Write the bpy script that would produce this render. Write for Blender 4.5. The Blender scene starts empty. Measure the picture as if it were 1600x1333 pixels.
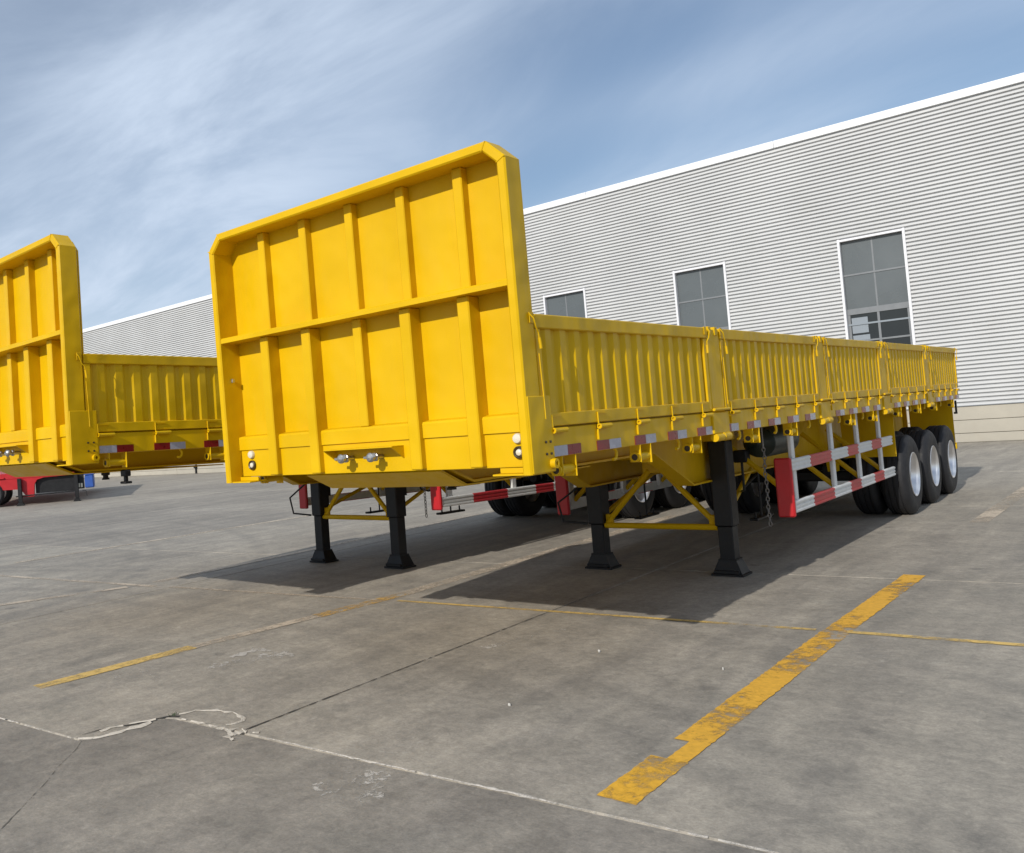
import bpy, math, random
from mathutils import Vector, Matrix
random.seed(7)
scene = bpy.context.scene
C = scene.collection

# ------------------------------------------------------------------ camera
cam_d = bpy.data.cameras.new('camera')
cam = bpy.data.objects.new('camera', cam_d)
C.objects.link(cam)
right = Vector((0.687656, 0.721747, -0.078813))
up = Vector((0.073129, 0.039146, 0.996554))
fwd = Vector((-0.722345, 0.691050, 0.025861))
mw = Matrix((right, up, -fwd)).transposed().to_4x4()
mw.translation = Vector((3.655, -4.176, 1.6126))
cam.matrix_world = mw
cam_d.sensor_width = 36.0
cam_d.sensor_fit = 'HORIZONTAL'
cam_d.lens = 36.0 * 1359.02 / 1600.0
cam_d.shift_x = 376.31 / 1600.0
cam_d.shift_y = -16.66 / 1600.0
cam_d.clip_end = 6000.0
cam_d.clip_start = 0.05
scene.camera = cam

# ------------------------------------------------------------------ light
SUN_EL = math.radians(28.0)
light_h = Vector((-0.078, 1.0, 0.0)).normalized()         # where the sunlight travels, on the ground
light_dir = Vector((light_h.x * math.cos(SUN_EL), light_h.y * math.cos(SUN_EL), -math.sin(SUN_EL)))
sun_d = bpy.data.lights.new('sun', 'SUN')
sun_d.energy = 3.8
sun_d.angle = math.radians(0.53)
sun_d.color = (1.0, 0.955, 0.88)
sun = bpy.data.objects.new('sun', sun_d)
sun.rotation_euler = (-light_dir).to_track_quat('Z', 'Y').to_euler()
sun.location = (0, -30, 30)
C.objects.link(sun)

world = bpy.data.worlds.new('World')
scene.world = world
world.use_nodes = True
wt = world.node_tree
wn = wt.nodes
wl = wt.links
bg = wn['Background']
bg.inputs['Strength'].default_value = 0.10
sky = wn.new('ShaderNodeTexSky')
sky.sky_type = 'NISHITA'
sky.sun_disc = False
sky.sun_elevation = SUN_EL
sky.sun_rotation = math.atan2(-light_h.x, -light_h.y) % (2 * math.pi)
sky.air_density = 1.0
sky.dust_density = 0.6
sky.ozone_density = 2.2
tc = wn.new('ShaderNodeTexCoord')
sep = wn.new('ShaderNodeSeparateXYZ')
wl.new(tc.outputs['Generated'], sep.inputs[0])
zc = wn.new('ShaderNodeMath'); zc.operation = 'ADD'; zc.inputs[1].default_value = 0.22
wl.new(sep.outputs['Z'], zc.inputs[0])
zm = wn.new('ShaderNodeMath'); zm.operation = 'MAXIMUM'; zm.inputs[1].default_value = 0.05
wl.new(zc.outputs[0], zm.inputs[0])
dx = wn.new('ShaderNodeMath'); dx.operation = 'DIVIDE'
dy = wn.new('ShaderNodeMath'); dy.operation = 'DIVIDE'
wl.new(sep.outputs['X'], dx.inputs[0]); wl.new(zm.outputs[0], dx.inputs[1])
wl.new(sep.outputs['Y'], dy.inputs[0]); wl.new(zm.outputs[0], dy.inputs[1])
cmb = wn.new('ShaderNodeCombineXYZ')
wl.new(dx.outputs[0], cmb.inputs[0]); wl.new(dy.outputs[0], cmb.inputs[1])
mp = wn.new('ShaderNodeMapping')
mp.inputs['Location'].default_value = (-12.39, -10.32, 0.0)
mp.inputs['Rotation'].default_value = (0, 0, -0.25)
mp.inputs['Scale'].default_value = (0.62, 0.95, 1.0)
wl.new(cmb.outputs[0], mp.inputs['Vector'])
def sky_noise(scale, detail, rough, dist):
    n = wn.new('ShaderNodeTexNoise')
    n.inputs['Scale'].default_value = scale; n.inputs['Detail'].default_value = detail
    n.inputs['Roughness'].default_value = rough; n.inputs['Distortion'].default_value = dist
    wl.new(mp.outputs[0], n.inputs['Vector'])
    return n
def sky_ramp(src, p0, v0, p1, v1):
    r = wn.new('ShaderNodeValToRGB'); r.color_ramp.interpolation = 'EASE'
    r.color_ramp.elements[0].position = p0; r.color_ramp.elements[0].color = (v0, v0, v0, 1)
    r.color_ramp.elements[1].position = p1; r.color_ramp.elements[1].color = (v1, v1, v1, 1)
    wl.new(src, r.inputs[0])
    return r
haze_n = sky_noise(0.75, 2.5, 0.5, 0.15)               # broad thin veil
wisp_n = sky_noise(2.1, 9.0, 0.60, 0.55)               # torn wisps in it
haze_r = sky_ramp(haze_n.outputs['Fac'], 0.36, 0.16, 0.60, 1.0)
wisp_r = sky_ramp(wisp_n.outputs['Fac'], 0.34, 0.50, 0.68, 1.0)
cf = wn.new('ShaderNodeMath'); cf.operation = 'MULTIPLY'
wl.new(haze_r.outputs[0], cf.inputs[0]); wl.new(wisp_r.outputs[0], cf.inputs[1])
cmix = wn.new('ShaderNodeMixRGB')
wl.new(cf.outputs[0], cmix.inputs['Fac'])
wl.new(sky.outputs[0], cmix.inputs['Color1'])
cmix.inputs['Color2'].default_value = (6.5, 7.6, 9.2, 1)
wl.new(cmix.outputs[0], bg.inputs['Color'])

vs = scene.view_settings
vs.view_transform = 'Standard'
vs.look = 'None'
vs.exposure = 0.0
vs.gamma = 1.0
vs.use_curve_mapping = False
scene.cycles.max_bounces = 8

# ------------------------------------------------------------------ materials
def new_mat(name):
    m = bpy.data.materials.new(name)
    m.use_nodes = True
    nt = m.node_tree
    b = nt.nodes['Principled BSDF']
    return m, nt, b

def N(nt, t, **kw):
    n = nt.nodes.new(t)
    for k, v in kw.items():
        if k in n.inputs: n.inputs[k].default_value = v
        else: setattr(n, k, v)
    return n

def ramp(nt, src, p0, c0, p1, c1):
    r = nt.nodes.new('ShaderNodeValToRGB')
    e = r.color_ramp.elements
    e[0].position = p0; e[0].color = (*c0, 1) if len(c0) == 3 else c0
    e[1].position = p1; e[1].color = (*c1, 1) if len(c1) == 3 else c1
    nt.links.new(src, r.inputs[0])
    return r

def mixc(nt, fac, a, b, mode='MIX'):
    m = nt.nodes.new('ShaderNodeMixRGB'); m.blend_type = mode
    for sock, v in ((m.inputs['Fac'], fac), (m.inputs['Color1'], a), (m.inputs['Color2'], b)):
        if isinstance(v, (int, float)): sock.default_value = v
        elif isinstance(v, tuple): sock.default_value = (*v, 1) if len(v) == 3 else v
        else: nt.links.new(v, sock)
    return m

def simple(name, col, rough=0.5, metal=0.0, var=0.12, vscale=6.0, bump=0.0, bscale=40.0, spec=0.5, dirt=None, dirt_amt=0.5):
    m, nt, b = new_mat(name)
    co = N(nt, 'ShaderNodeTexCoord')
    geo = N(nt, 'ShaderNodeNewGeometry')
    nz = N(nt, 'ShaderNodeTexNoise', Scale=vscale, Detail=6.0, Roughness=0.6)
    nt.links.new(geo.outputs['Position'], nz.inputs['Vector'])
    lo = tuple(c * (1 - var) for c in col); hi = tuple(min(1, c * (1 + var)) for c in col)
    r = ramp(nt, nz.outputs['Fac'], 0.3, lo, 0.7, hi)
    out = r.outputs[0]
    if dirt:
        n2 = N(nt, 'ShaderNodeTexNoise', Scale=vscale * 2.3, Detail=8.0, Roughness=0.7)
        nt.links.new(geo.outputs['Position'], n2.inputs['Vector'])
        rr = ramp(nt, n2.outputs['Fac'], 0.55, (0, 0, 0), 0.75, (dirt_amt,) * 3)
        out = mixc(nt, rr.outputs[0], out, dirt).outputs[0]
    nt.links.new(out, b.inputs['Base Color'])
    rr2 = ramp(nt, nz.outputs['Fac'], 0.3, (rough * 0.85,) * 3, 0.7, (min(1, rough * 1.15),) * 3)
    nt.links.new(rr2.outputs[0], b.inputs['Roughness'])
    b.inputs['Metallic'].default_value = metal
    b.inputs['Specular IOR Level'].default_value = spec
    if bump:
        n3 = N(nt, 'ShaderNodeTexNoise', Scale=bscale, Detail=4.0)
        nt.links.new(geo.outputs['Position'], n3.inputs['Vector'])
        bp = N(nt, 'ShaderNodeBump', Strength=bump, Distance=0.01)
        nt.links.new(n3.outputs['Fac'], bp.inputs['Height'])
        nt.links.new(bp.outputs[0], b.inputs['Normal'])
    return m

def yellow_paint():
    m, nt, b = new_mat('yellow_paint')
    geo = N(nt, 'ShaderNodeNewGeometry')
    n1 = N(nt, 'ShaderNodeTexNoise', Scale=1.6, Detail=4.0, Roughness=0.5)
    nt.links.new(geo.outputs['Position'], n1.inputs['Vector'])
    r1 = ramp(nt, n1.outputs['Fac'], 0.3, (0.60, 0.365, 0.001), 0.7, (0.68, 0.42, 0.002))
    # faint rain streak grime running down the sheets
    mp = N(nt, 'ShaderNodeMapping'); mp.inputs['Scale'].default_value = (14, 14, 1.2)
    nt.links.new(geo.outputs['Position'], mp.inputs['Vector'])
    n2 = N(nt, 'ShaderNodeTexNoise', Scale=1.0, Detail=7.0, Roughness=0.65)
    nt.links.new(mp.outputs[0], n2.inputs['Vector'])
    r2 = ramp(nt, n2.outputs['Fac'], 0.52, (0, 0, 0), 0.80, (0.12, 0.12, 0.12))
    mx = mixc(nt, r2.outputs[0], r1.outputs[0], (0.50, 0.30, 0.01))
    n4 = N(nt, 'ShaderNodeTexNoise', Scale=55.0, Detail=3.0, Roughness=0.7)
    nt.links.new(geo.outputs['Position'], n4.inputs['Vector'])
    r4 = ramp(nt, n4.outputs['Fac'], 0.74, (0, 0, 0), 0.80, (0.12, 0.12, 0.12))
    mx2 = mixc(nt, r4.outputs[0], mx.outputs[0], (0.45, 0.27, 0.03))
    nt.links.new(mx2.outputs[0], b.inputs['Base Color'])
    rr = ramp(nt, n2.outputs['Fac'], 0.3, (0.34,) * 3, 0.75, (0.55,) * 3)
    nt.links.new(rr.outputs[0], b.inputs['Roughness'])
    b.inputs['Specular IOR Level'].default_value = 0.22
    n3 = N(nt, 'ShaderNodeTexNoise', Scale=2.4, Detail=2.0)
    nt.links.new(geo.outputs['Position'], n3.inputs['Vector'])
    n5 = N(nt, 'ShaderNodeTexNoise', Scale=90.0, Detail=2.0)
    nt.links.new(geo.outputs['Position'], n5.inputs['Vector'])
    bp = N(nt, 'ShaderNodeBump', Strength=0.6, Distance=0.06)
    nt.links.new(n3.outputs['Fac'], bp.inputs['Height'])
    bp2 = N(nt, 'ShaderNodeBump', Strength=0.05, Distance=0.004)
    nt.links.new(n5.outputs['Fac'], bp2.inputs['Height'])
    nt.links.new(bp.outputs[0], bp2.inputs['Normal'])
    nt.links.new(bp2.outputs[0], b.inputs['Normal'])
    return m

def concrete(name='concrete', tint=1.0):
    m, nt, b = new_mat(name)
    geo = N(nt, 'ShaderNodeNewGeometry')
    oi = N(nt, 'ShaderNodeObjectInfo')
    P = geo.outputs['Position']
    n1 = N(nt, 'ShaderNodeTexNoise', Scale=0.35, Detail=6.0, Roughness=0.6, Distortion=0.4)
    nt.links.new(P, n1.inputs['Vector'])
    r1 = ramp(nt, n1.outputs['Fac'], 0.30, tuple(c * tint for c in (0.285, 0.259, 0.221)), 0.72, tuple(c * tint for c in (0.385, 0.351, 0.300)))
    n2 = N(nt, 'ShaderNodeTexNoise', Scale=2.6, Detail=12.0, Roughness=0.78, Distortion=0.25)
    nt.links.new(P, n2.inputs['Vector'])
    r2 = ramp(nt, n2.outputs['Fac'], 0.32, (0.74, 0.745, 0.74), 0.70, (1.20, 1.185, 1.16))
    c = mixc(nt, 1.0, r1.outputs[0], r2.outputs[0], 'MULTIPLY')
    # streaks left by dragging and wheels, along the bays
    mp = N(nt, 'ShaderNodeMapping'); mp.inputs['Scale'].default_value = (2.6, 0.28, 1.0)
    mp.inputs['Rotation'].default_value = (0, 0, 0.35)
    nt.links.new(P, mp.inputs['Vector'])
    n3 = N(nt, 'ShaderNodeTexNoise', Scale=1.3, Detail=8.0, Roughness=0.62, Distortion=0.7)
    nt.links.new(mp.outputs[0], n3.inputs['Vector'])
    r3 = ramp(nt, n3.outputs['Fac'], 0.35, (0.80, 0.80, 0.81), 0.65, (1.12, 1.11, 1.09))
    c = mixc(nt, 0.8, c.outputs[0], r3.outputs[0], 'MULTIPLY')
    # pale cement scuffs
    n4 = N(nt, 'ShaderNodeTexNoise', Scale=5.0, Detail=10.0, Roughness=0.75, Distortion=1.2)
    nt.links.new(P, n4.inputs['Vector'])
    n4b = N(nt, 'ShaderNodeTexNoise', Scale=0.8, Detail=3.0)
    nt.links.new(P, n4b.inputs['Vector'])
    r4 = ramp(nt, n4.outputs['Fac'], 0.58, (0, 0, 0), 0.74, (0.55, 0.55, 0.55))
    r4b = ramp(nt, n4b.outputs['Fac'], 0.48, (0, 0, 0), 0.66, (1, 1, 1))
    f4 = mixc(nt, 1.0, r4.outputs[0], r4b.outputs[0], 'MULTIPLY')
    c = mixc(nt, f4.outputs[0], c.outputs[0], (0.58, 0.54, 0.47))
    # dark oily stains
    n5 = N(nt, 'ShaderNodeTexNoise', Scale=1.1, Detail=7.0, Roughness=0.6, Distortion=0.8)
    mp5 = N(nt, 'ShaderNodeMapping'); mp5.inputs['Location'].default_value = (13, 4, 2)
    nt.links.new(P, mp5.inputs['Vector']); nt.links.new(mp5.outputs[0], n5.inputs['Vector'])
    r5 = ramp(nt, n5.outputs['Fac'], 0.56, (0, 0, 0), 0.76, (0.36, 0.36, 0.36))
    c = mixc(nt, r5.outputs[0], c.outputs[0], (0.19, 0.185, 0.160))
    n7w = N(nt, 'ShaderNodeTexNoise', Scale=24.0, Detail=4.0)
    nt.links.new(P, n7w.inputs['Vector'])
    # tyre arcs: rubber left by trailers swung into the bays
    for cx, cy, radii in ((-3.0, -9.5, (10.6, 11.0, 12.35, 12.7)), (14.0, 3.0, (9.6, 9.9, 11.9, 12.2)), (-13.0, -4.0, (9.2, 9.55, 11.1))):
        d = N(nt, 'ShaderNodeVectorMath', operation='DISTANCE'); d.inputs[1].default_value = (cx, cy, 0)
        nt.links.new(P, d.inputs[0])
        for r in radii:
            sb = N(nt, 'ShaderNodeMath', operation='SUBTRACT'); sb.inputs[1].default_value = r
            nt.links.new(d.outputs['Value'], sb.inputs[0])
            ab = N(nt, 'ShaderNodeMath', operation='ABSOLUTE'); nt.links.new(sb.outputs[0], ab.inputs[0])
            mr = ramp(nt, ab.outputs[0], 0.03, (0.30, 0.30, 0.30), 0.15, (0, 0, 0))
            mk = mixc(nt, 1.0, mr.outputs[0], r3.outputs[0], 'MULTIPLY')
            mk2 = mixc(nt, 1.0, mk.outputs[0], n4b.outputs['Fac'], 'MULTIPLY')
            c = mixc(nt, mk2.outputs[0], c.outputs[0], (0.10, 0.098, 0.092))
    vo = N(nt, 'ShaderNodeTexVoronoi', Scale=1.15); vo.inputs['Randomness'].default_value = 1.0
    nt.links.new(P, vo.inputs['Vector'])
    wob = N(nt, 'ShaderNodeMath', operation='MULTIPLY_ADD'); wob.inputs[1].default_value = 0.09
    nt.links.new(n7w.outputs['Fac'], wob.inputs[0]); nt.links.new(vo.outputs['Distance'], wob.inputs[2])
    rv = ramp(nt, wob.outputs[0], 0.085, (0.45, 0.45, 0.45), 0.125, (0, 0, 0))
    c = mixc(nt, rv.outputs[0], c.outputs[0], (0.12, 0.112, 0.10))
    # fine pitting and dust
    n7 = N(nt, 'ShaderNodeTexNoise', Scale=17.0, Detail=8.0, Roughness=0.8, Distortion=0.5)
    nt.links.new(P, n7.inputs['Vector'])
    r7 = ramp(nt, n7.outputs['Fac'], 0.35, (0.74, 0.74, 0.745), 0.66, (1.22, 1.21, 1.19))
    c = mixc(nt, 0.85, c.outputs[0], r7.outputs[0], 'MULTIPLY')
    # aggregate grain
    n6 = N(nt, 'ShaderNodeTexNoise', Scale=70.0, Detail=4.0, Roughness=0.8)
    nt.links.new(P, n6.inputs['Vector'])
    r6 = ramp(nt, n6.outputs['Fac'], 0.32, (0.78, 0.78, 0.78), 0.68, (1.2, 1.2, 1.2))
    c = mixc(nt, 0.75, c.outputs[0], r6.outputs[0], 'MULTIPLY')
    ro = ramp(nt, oi.outputs['Random'], 0.0, (0.90, 0.90, 0.91), 1.0, (1.08, 1.075, 1.06))
    c = mixc(nt, 1.0, c.outputs[0], ro.outputs[0], 'MULTIPLY')
    nt.links.new(c.outputs[0], b.inputs['Base Color'])
    rr = ramp(nt, n2.outputs['Fac'], 0.3, (0.62,) * 3, 0.7, (0.9,) * 3)
    nt.links.new(rr.outputs[0], b.inputs['Roughness'])
    b.inputs['Specular IOR Level'].default_value = 0.35
    h = mixc(nt, 0.5, n2.outputs['Fac'], n6.outputs['Fac'])
    bp = N(nt, 'ShaderNodeBump', Strength=0.35, Distance=0.006)
    nt.links.new(h.outputs[0], bp.inputs['Height'])
    nt.links.new(bp.outputs[0], b.inputs['Normal'])
    return m

def road_paint(name, col, keep0, keep1, scale=1.0, off=(0, 0, 0)):
    """worn paint: flakes of paint with bare concrete seen between them"""
    m, nt, b = new_mat(name)
    geo = N(nt, 'ShaderNodeNewGeometry')
    P = geo.outputs['Position']
    n1 = N(nt, 'ShaderNodeTexNoise', Scale=13.0 * scale, Detail=10.0, Roughness=0.78, Distortion=0.3)
    mp = N(nt, 'ShaderNodeMapping'); mp.inputs['Scale'].default_value = (1.0, 0.8, 1.0); mp.inputs['Location'].default_value = off
    nt.links.new(P, mp.inputs['Vector']); nt.links.new(mp.outputs[0], n1.inputs['Vector'])
    n2 = N(nt, 'ShaderNodeTexNoise', Scale=1.7, Detail=4.0)
    nt.links.new(mp.outputs[0], n2.inputs['Vector'])
    ad = N(nt, 'ShaderNodeMath', operation='ADD')
    sc = N(nt, 'ShaderNodeMath', operation='MULTIPLY'); sc.inputs[1].default_value = 0.8
    nt.links.new(n2.outputs['Fac'], sc.inputs[0])
    nt.links.new(n1.outputs['Fac'], ad.inputs[0]); nt.links.new(sc.outputs[0], ad.inputs[1])
    al = ramp(nt, ad.outputs[0], keep0, (0, 0, 0), keep1, (1, 1, 1))
    n3 = N(nt, 'ShaderNodeTexNoise', Scale=30.0, Detail=5.0)
    nt.links.new(P, n3.inputs['Vector'])
    r = ramp(nt, n3.outputs['Fac'], 0.3, tuple(c * 0.8 for c in col), 0.7, col)
    nt.links.new(r.outputs[0], b.inputs['Base Color'])
    nt.links.new(al.outputs[0], b.inputs['Alpha'])
    b.inputs['Roughness'].default_value = 0.7
    return m

M = {}
M['yellow'] = yellow_paint()
M['concrete'] = concrete()
M['concrete_old'] = concrete('concrete_older_slab', 0.86)
M['line_strong'] = road_paint('line_paint_amber', (0.78, 0.42, 0.042), 0.73, 0.93, off=(6.1, 3.4, 0))
M['line_fresh'] = road_paint('line_paint_fresh', (0.80, 0.43, 0.035), 0.60, 0.84, off=(1.3, 2.2, 0))
M['line_mid'] = road_paint('line_paint_faded', (0.66, 0.40, 0.11), 0.84, 1.12)
M['line_pale'] = road_paint('line_paint_pale', (0.60, 0.50, 0.38), 0.74, 1.15)
M['line_thin'] = road_paint('line_paint_thin', (0.74, 0.50, 0.15), 0.70, 0.96)
M['scuff'] = road_paint('pale_scuff', (0.54, 0.50, 0.44), 0.90, 1.3, 1.6)
M['mortar'] = road_paint('mortar_patch_cement', (0.64, 0.58, 0.49), 0.60, 0.86, 2.4)
M['hairline'] = road_paint('hairline_crack_dirt', (0.13, 0.12, 0.10), 0.78, 1.15, 1.5)
M['filler'] = road_paint('joint_filler_cement', (0.60, 0.55, 0.48), 0.74, 1.0, 2.4)
M['crack'] = simple('joint_dirt', (0.05, 0.045, 0.038), 0.95, var=0.4, vscale=30)
M['black'] = simple('black_steel', (0.010, 0.010, 0.011), 0.5, var=0.4, vscale=8, dirt=(0.035, 0.032, 0.026), dirt_amt=0.4, spec=0.35)
M['rubber'] = simple('tyre_rubber', (0.012, 0.012, 0.014), 0.7, var=0.3, vscale=9, dirt=(0.06, 0.055, 0.045), dirt_amt=0.3, bump=0.2)
M['silver'] = simple('rim_silver', (0.72, 0.72, 0.73), 0.32, metal=0.85, var=0.06, vscale=10)
M['steel'] = simple('bare_steel', (0.45, 0.44, 0.42), 0.35, metal=0.9, var=0.2, vscale=40)
M['chain'] = simple('chain_steel', (0.22, 0.21, 0.20), 0.5, metal=0.7, var=0.2, vscale=40)
M['red'] = simple('red_panel_paint', (0.44, 0.009, 0.014), 0.4, var=0.10, vscale=5, dirt=(0.3, 0.04, 0.03), dirt_amt=0.3)
M['red_band'] = simple('red_reflective_band', (0.50, 0.025, 0.03), 0.4, var=0.15, vscale=25)
M['white_band'] = simple('white_guard_paint', (0.68, 0.68, 0.66), 0.4, var=0.08, vscale=12, dirt=(0.35, 0.33, 0.28), dirt_amt=0.4)
M['tape_red'] = simple('red_tape', (0.22, 0.007, 0.012), 0.3, var=0.15, vscale=30)
M['tape_white'] = simple('silver_tape', (0.38, 0.38, 0.44), 0.25, var=0.10, vscale=30)
M['lamp_white'] = simple('lamp_lens', (0.66, 0.62, 0.50), 0.15, var=0.03)
M['lamp_dark'] = simple('lamp_bezel', (0.04, 0.025, 0.012), 0.4)
M['tank'] = simple('dark_green_tank', (0.018, 0.030, 0.022), 0.45, var=0.2)
M['blue'] = simple('blue_plastic', (0.025, 0.085, 0.34), 0.45, var=0.12)
M['siding'] = simple('white_steel_cladding', (0.56, 0.565, 0.565), 0.42, var=0.05, vscale=0.5, dirt=(0.47, 0.47, 0.45), dirt_amt=0.35)
M['flashing'] = simple('white_flashing', (0.76, 0.77, 0.78), 0.4, var=0.02, vscale=0.4)
M['plinth'] = simple('plinth_concrete', (0.385, 0.355, 0.295), 0.85, var=0.10, vscale=0.9, bump=0.3, dirt=(0.36, 0.32, 0.26), dirt_amt=0.5)
M['frame_white'] = simple('window_frame_white', (0.70, 0.70, 0.72), 0.35, var=0.03)
M['mullion'] = simple('grey_mullion', (0.17, 0.18, 0.19), 0.4, var=0.05)
M['frost'] = simple('grey_frosted_glass', (0.098, 0.112, 0.118), 0.28, var=0.08, vscale=0.7)
M['glass'] = simple('dark_clear_glass', (0.012, 0.016, 0.020), 0.06, var=0.1, vscale=2)
M['reflection_grey'] = simple('pale_reflection_grey', (0.22, 0.25, 0.28), 0.6, var=0.04)  # pale tone painting a reflection in the glass; one transom shares it
M['roof'] = simple('roof_sheet', (0.45, 0.47, 0.49), 0.5, var=0.05)
M['floor'] = simple('deck_chequer_plate', (0.55, 0.34, 0.03), 0.6, var=0.2, vscale=5)
M['weed'] = simple('weed_leaf', (0.05, 0.075, 0.03), 0.6, var=0.4, vscale=60)
M['litter'] = simple('pale_litter', (0.5, 0.48, 0.44), 0.7, var=0.1, vscale=60)

# ------------------------------------------------------------------ mesh helpers
class MB:
    def __init__(s): s.v = []; s.f = []; s.sm = []
    def add(s, vs, fs, smooth=False):
        o = len(s.v)
        s.v += [tuple(v) for v in vs]
        for f in fs:
            s.f.append(tuple(o + i for i in f)); s.sm.append(smooth)
        return s
    def box(s, x0, x1, y0, y1, z0, z1, bev=0.0):
        x0, x1 = min(x0, x1), max(x0, x1); y0, y1 = min(y0, y1), max(y0, y1); z0, z1 = min(z0, z1), max(z0, z1)
        b = min(bev, (x1 - x0) * .45, (y1 - y0) * .45, (z1 - z0) * .45)
        if b <= 0:
            vs = [(x, y, z) for x in (x0, x1) for y in (y0, y1) for z in (z0, z1)]
            return s.add(vs, [(0, 1, 3, 2), (4, 6, 7, 5), (0, 4, 5, 1), (2, 3, 7, 6), (0, 2, 6, 4), (1, 5, 7, 3)])
        idx = {}; vs = []
        lo = (x0, y0, z0); hi = (x1, y1, z1)
        for i in range(8):
            sg = ((i >> 2) & 1, (i >> 1) & 1, i & 1)
            for a in range(3):
                p = []
                for k in range(3):
                    e = hi[k] if sg[k] else lo[k]
                    p.append(e if k == a else (e - b if sg[k] else e + b))
                idx[(i, a)] = len(vs); vs.append(p)
        fs = []
        bit = (4, 2, 1)
        for a in range(3):
            o1, o2 = [k for k in range(3) if k != a]
            for sd in (0, 1):
                base = bit[a] if sd else 0
                q = [base, base | bit[o1], base | bit[o1] | bit[o2], base | bit[o2]]
                fs.append([idx[(i, a)] for i in q])
        for a in range(3):          # edges running along axis a
            o1, o2 = [k for k in range(3) if k != a]
            for s1 in (0, 1):
                for s2 in (0, 1):
                    i0 = (bit[o1] if s1 else 0) | (bit[o2] if s2 else 0); i1 = i0 | bit[a]
                    fs.append([idx[(i0, o1)], idx[(i1, o1)], idx[(i1, o2)], idx[(i0, o2)]])
        for i in range(8): fs.append([idx[(i, 0)], idx[(i, 1)], idx[(i, 2)]])
        return s.add(vs, fs)
    def tube(s, pts, r, n=10, caps=True, r1=None):
        pts = [Vector(p) for p in pts]
        rings = []
        ref = None
        for i, p in enumerate(pts):
            if i == 0: d = pts[1] - p
            elif i == len(pts) - 1: d = p - pts[i - 1]
            else: d = (pts[i + 1] - p).normalized() + (p - pts[i - 1]).normalized()
            d.normalize()
            if ref is None:
                ref = Vector((0, 0, 1)) if abs(d.z) < .9 else Vector((1, 0, 0))
            a = d.cross(ref).normalized(); b = a.cross(d).normalized(); ref = b
            rr = r if r1 is None else r + (r1 - r) * i / (len(pts) - 1)
            rings.append([p + a * math.cos(t) * rr + b * math.sin(t) * rr for t in [2 * math.pi * k / n for k in range(n)]])
        vs = [v for rg in rings for v in rg]
        fs = [(i * n + k, i * n + (k + 1) % n, (i + 1) * n + (k + 1) % n, (i + 1) * n + k) for i in range(len(pts) - 1) for k in range(n)]
        s.add(vs, fs, True)
        if caps:
            s.add(rings[0], [tuple(range(n))]); s.add(rings[-1], [tuple(range(n))])
        return s
    def lathe(s, prof, n=40, axis='x', c=(0, 0, 0), close=False):
        """prof: (radius, along-axis)"""
        vs = []
        for r, a in prof:
            for k in range(n):
                t = 2 * math.pi * k / n
                u, w = r * math.cos(t), r * math.sin(t)
                p = {'x': (a, u, w), 'y': (u, a, w), 'z': (u, w, a)}[axis]
                vs.append((p[0] + c[0], p[1] + c[1], p[2] + c[2]))
        m = len(prof)
        fs = []
        for i in range(m if close else m - 1):
            j = (i + 1) % m
            for k in range(n):
                fs.append((i * n + k, i * n + (k + 1) % n, j * n + (k + 1) % n, j * n + k))
        return s.add(vs, fs, True)
    def prism(s, poly, axis, a0, a1):
        """poly: 2-D points in the two other axes (in x,y,z order)"""
        def P(p, a):
            return {'x': (a, p[0], p[1]), 'y': (p[0], a, p[1]), 'z': (p[0], p[1], a)}[axis]
        n = len(poly)
        vs = [P(p, a0) for p in poly] + [P(p, a1) for p in poly]
        fs = [tuple(range(n)), tuple(range(2 * n - 1, n - 1, -1))] + [(i, (i + 1) % n, n + (i + 1) % n, n + i) for i in range(n)]
        return s.add(vs, fs)
    def mesh(s, name, mat, angle=0.6):
        import bmesh
        me = bpy.data.meshes.new(name)
        me.from_pydata(s.v, [], s.f)
        me.polygons.foreach_set('use_smooth', s.sm)
        bm = bmesh.new(); bm.from_mesh(me)
        bmesh.ops.recalc_face_normals(bm, faces=bm.faces)
        for e in bm.edges:
            if len(e.link_faces) == 2 and e.calc_face_angle(0) > angle: e.smooth = False
        bm.to_mesh(me); bm.free()
        me.materials.append(mat)
        return me

CACHE = {}
def part(name, key, build, mat, parent=None, loc=(0, 0, 0), rot=(0, 0, 0)):
    """one mesh object; the mesh is shared by every piece built with the same key"""
    k = (key, mat)
    if k not in CACHE:
        mb = MB(); build(mb); CACHE[k] = mb.mesh(name, M[mat])
    o = bpy.data.objects.new(name, CACHE[k])
    o.location = loc; o.rotation_euler = rot
    C.objects.link(o)
    if parent is not None: o.parent = parent
    return o

def empty(name, loc=(0, 0, 0), rot=(0, 0, 0)):
    o = bpy.data.objects.new(name, None)
    o.location = loc; o.rotation_euler = rot; o.empty_display_size = 0.3
    C.objects.link(o)
    return o

def tag(o, label=None, cat=None, group=None, kind=None):
    if label: o['label'] = label
    if cat: o['category'] = cat
    if group: o['group'] = group
    if kind: o['kind'] = kind
    return o

# ------------------------------------------------------------------ ground
gm = MB(); gm.add([(-900, -400, -0.03), (900, -400, -0.03), (900, 1500, -0.03), (-900, 1500, -0.03)], [(0, 1, 2, 3)])
ground = bpy.data.objects.new('ground', gm.mesh('ground', M['concrete']))
C.objects.link(ground)
tag(ground, 'stained grey concrete yard laid in big slabs', kind='structure')

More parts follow.
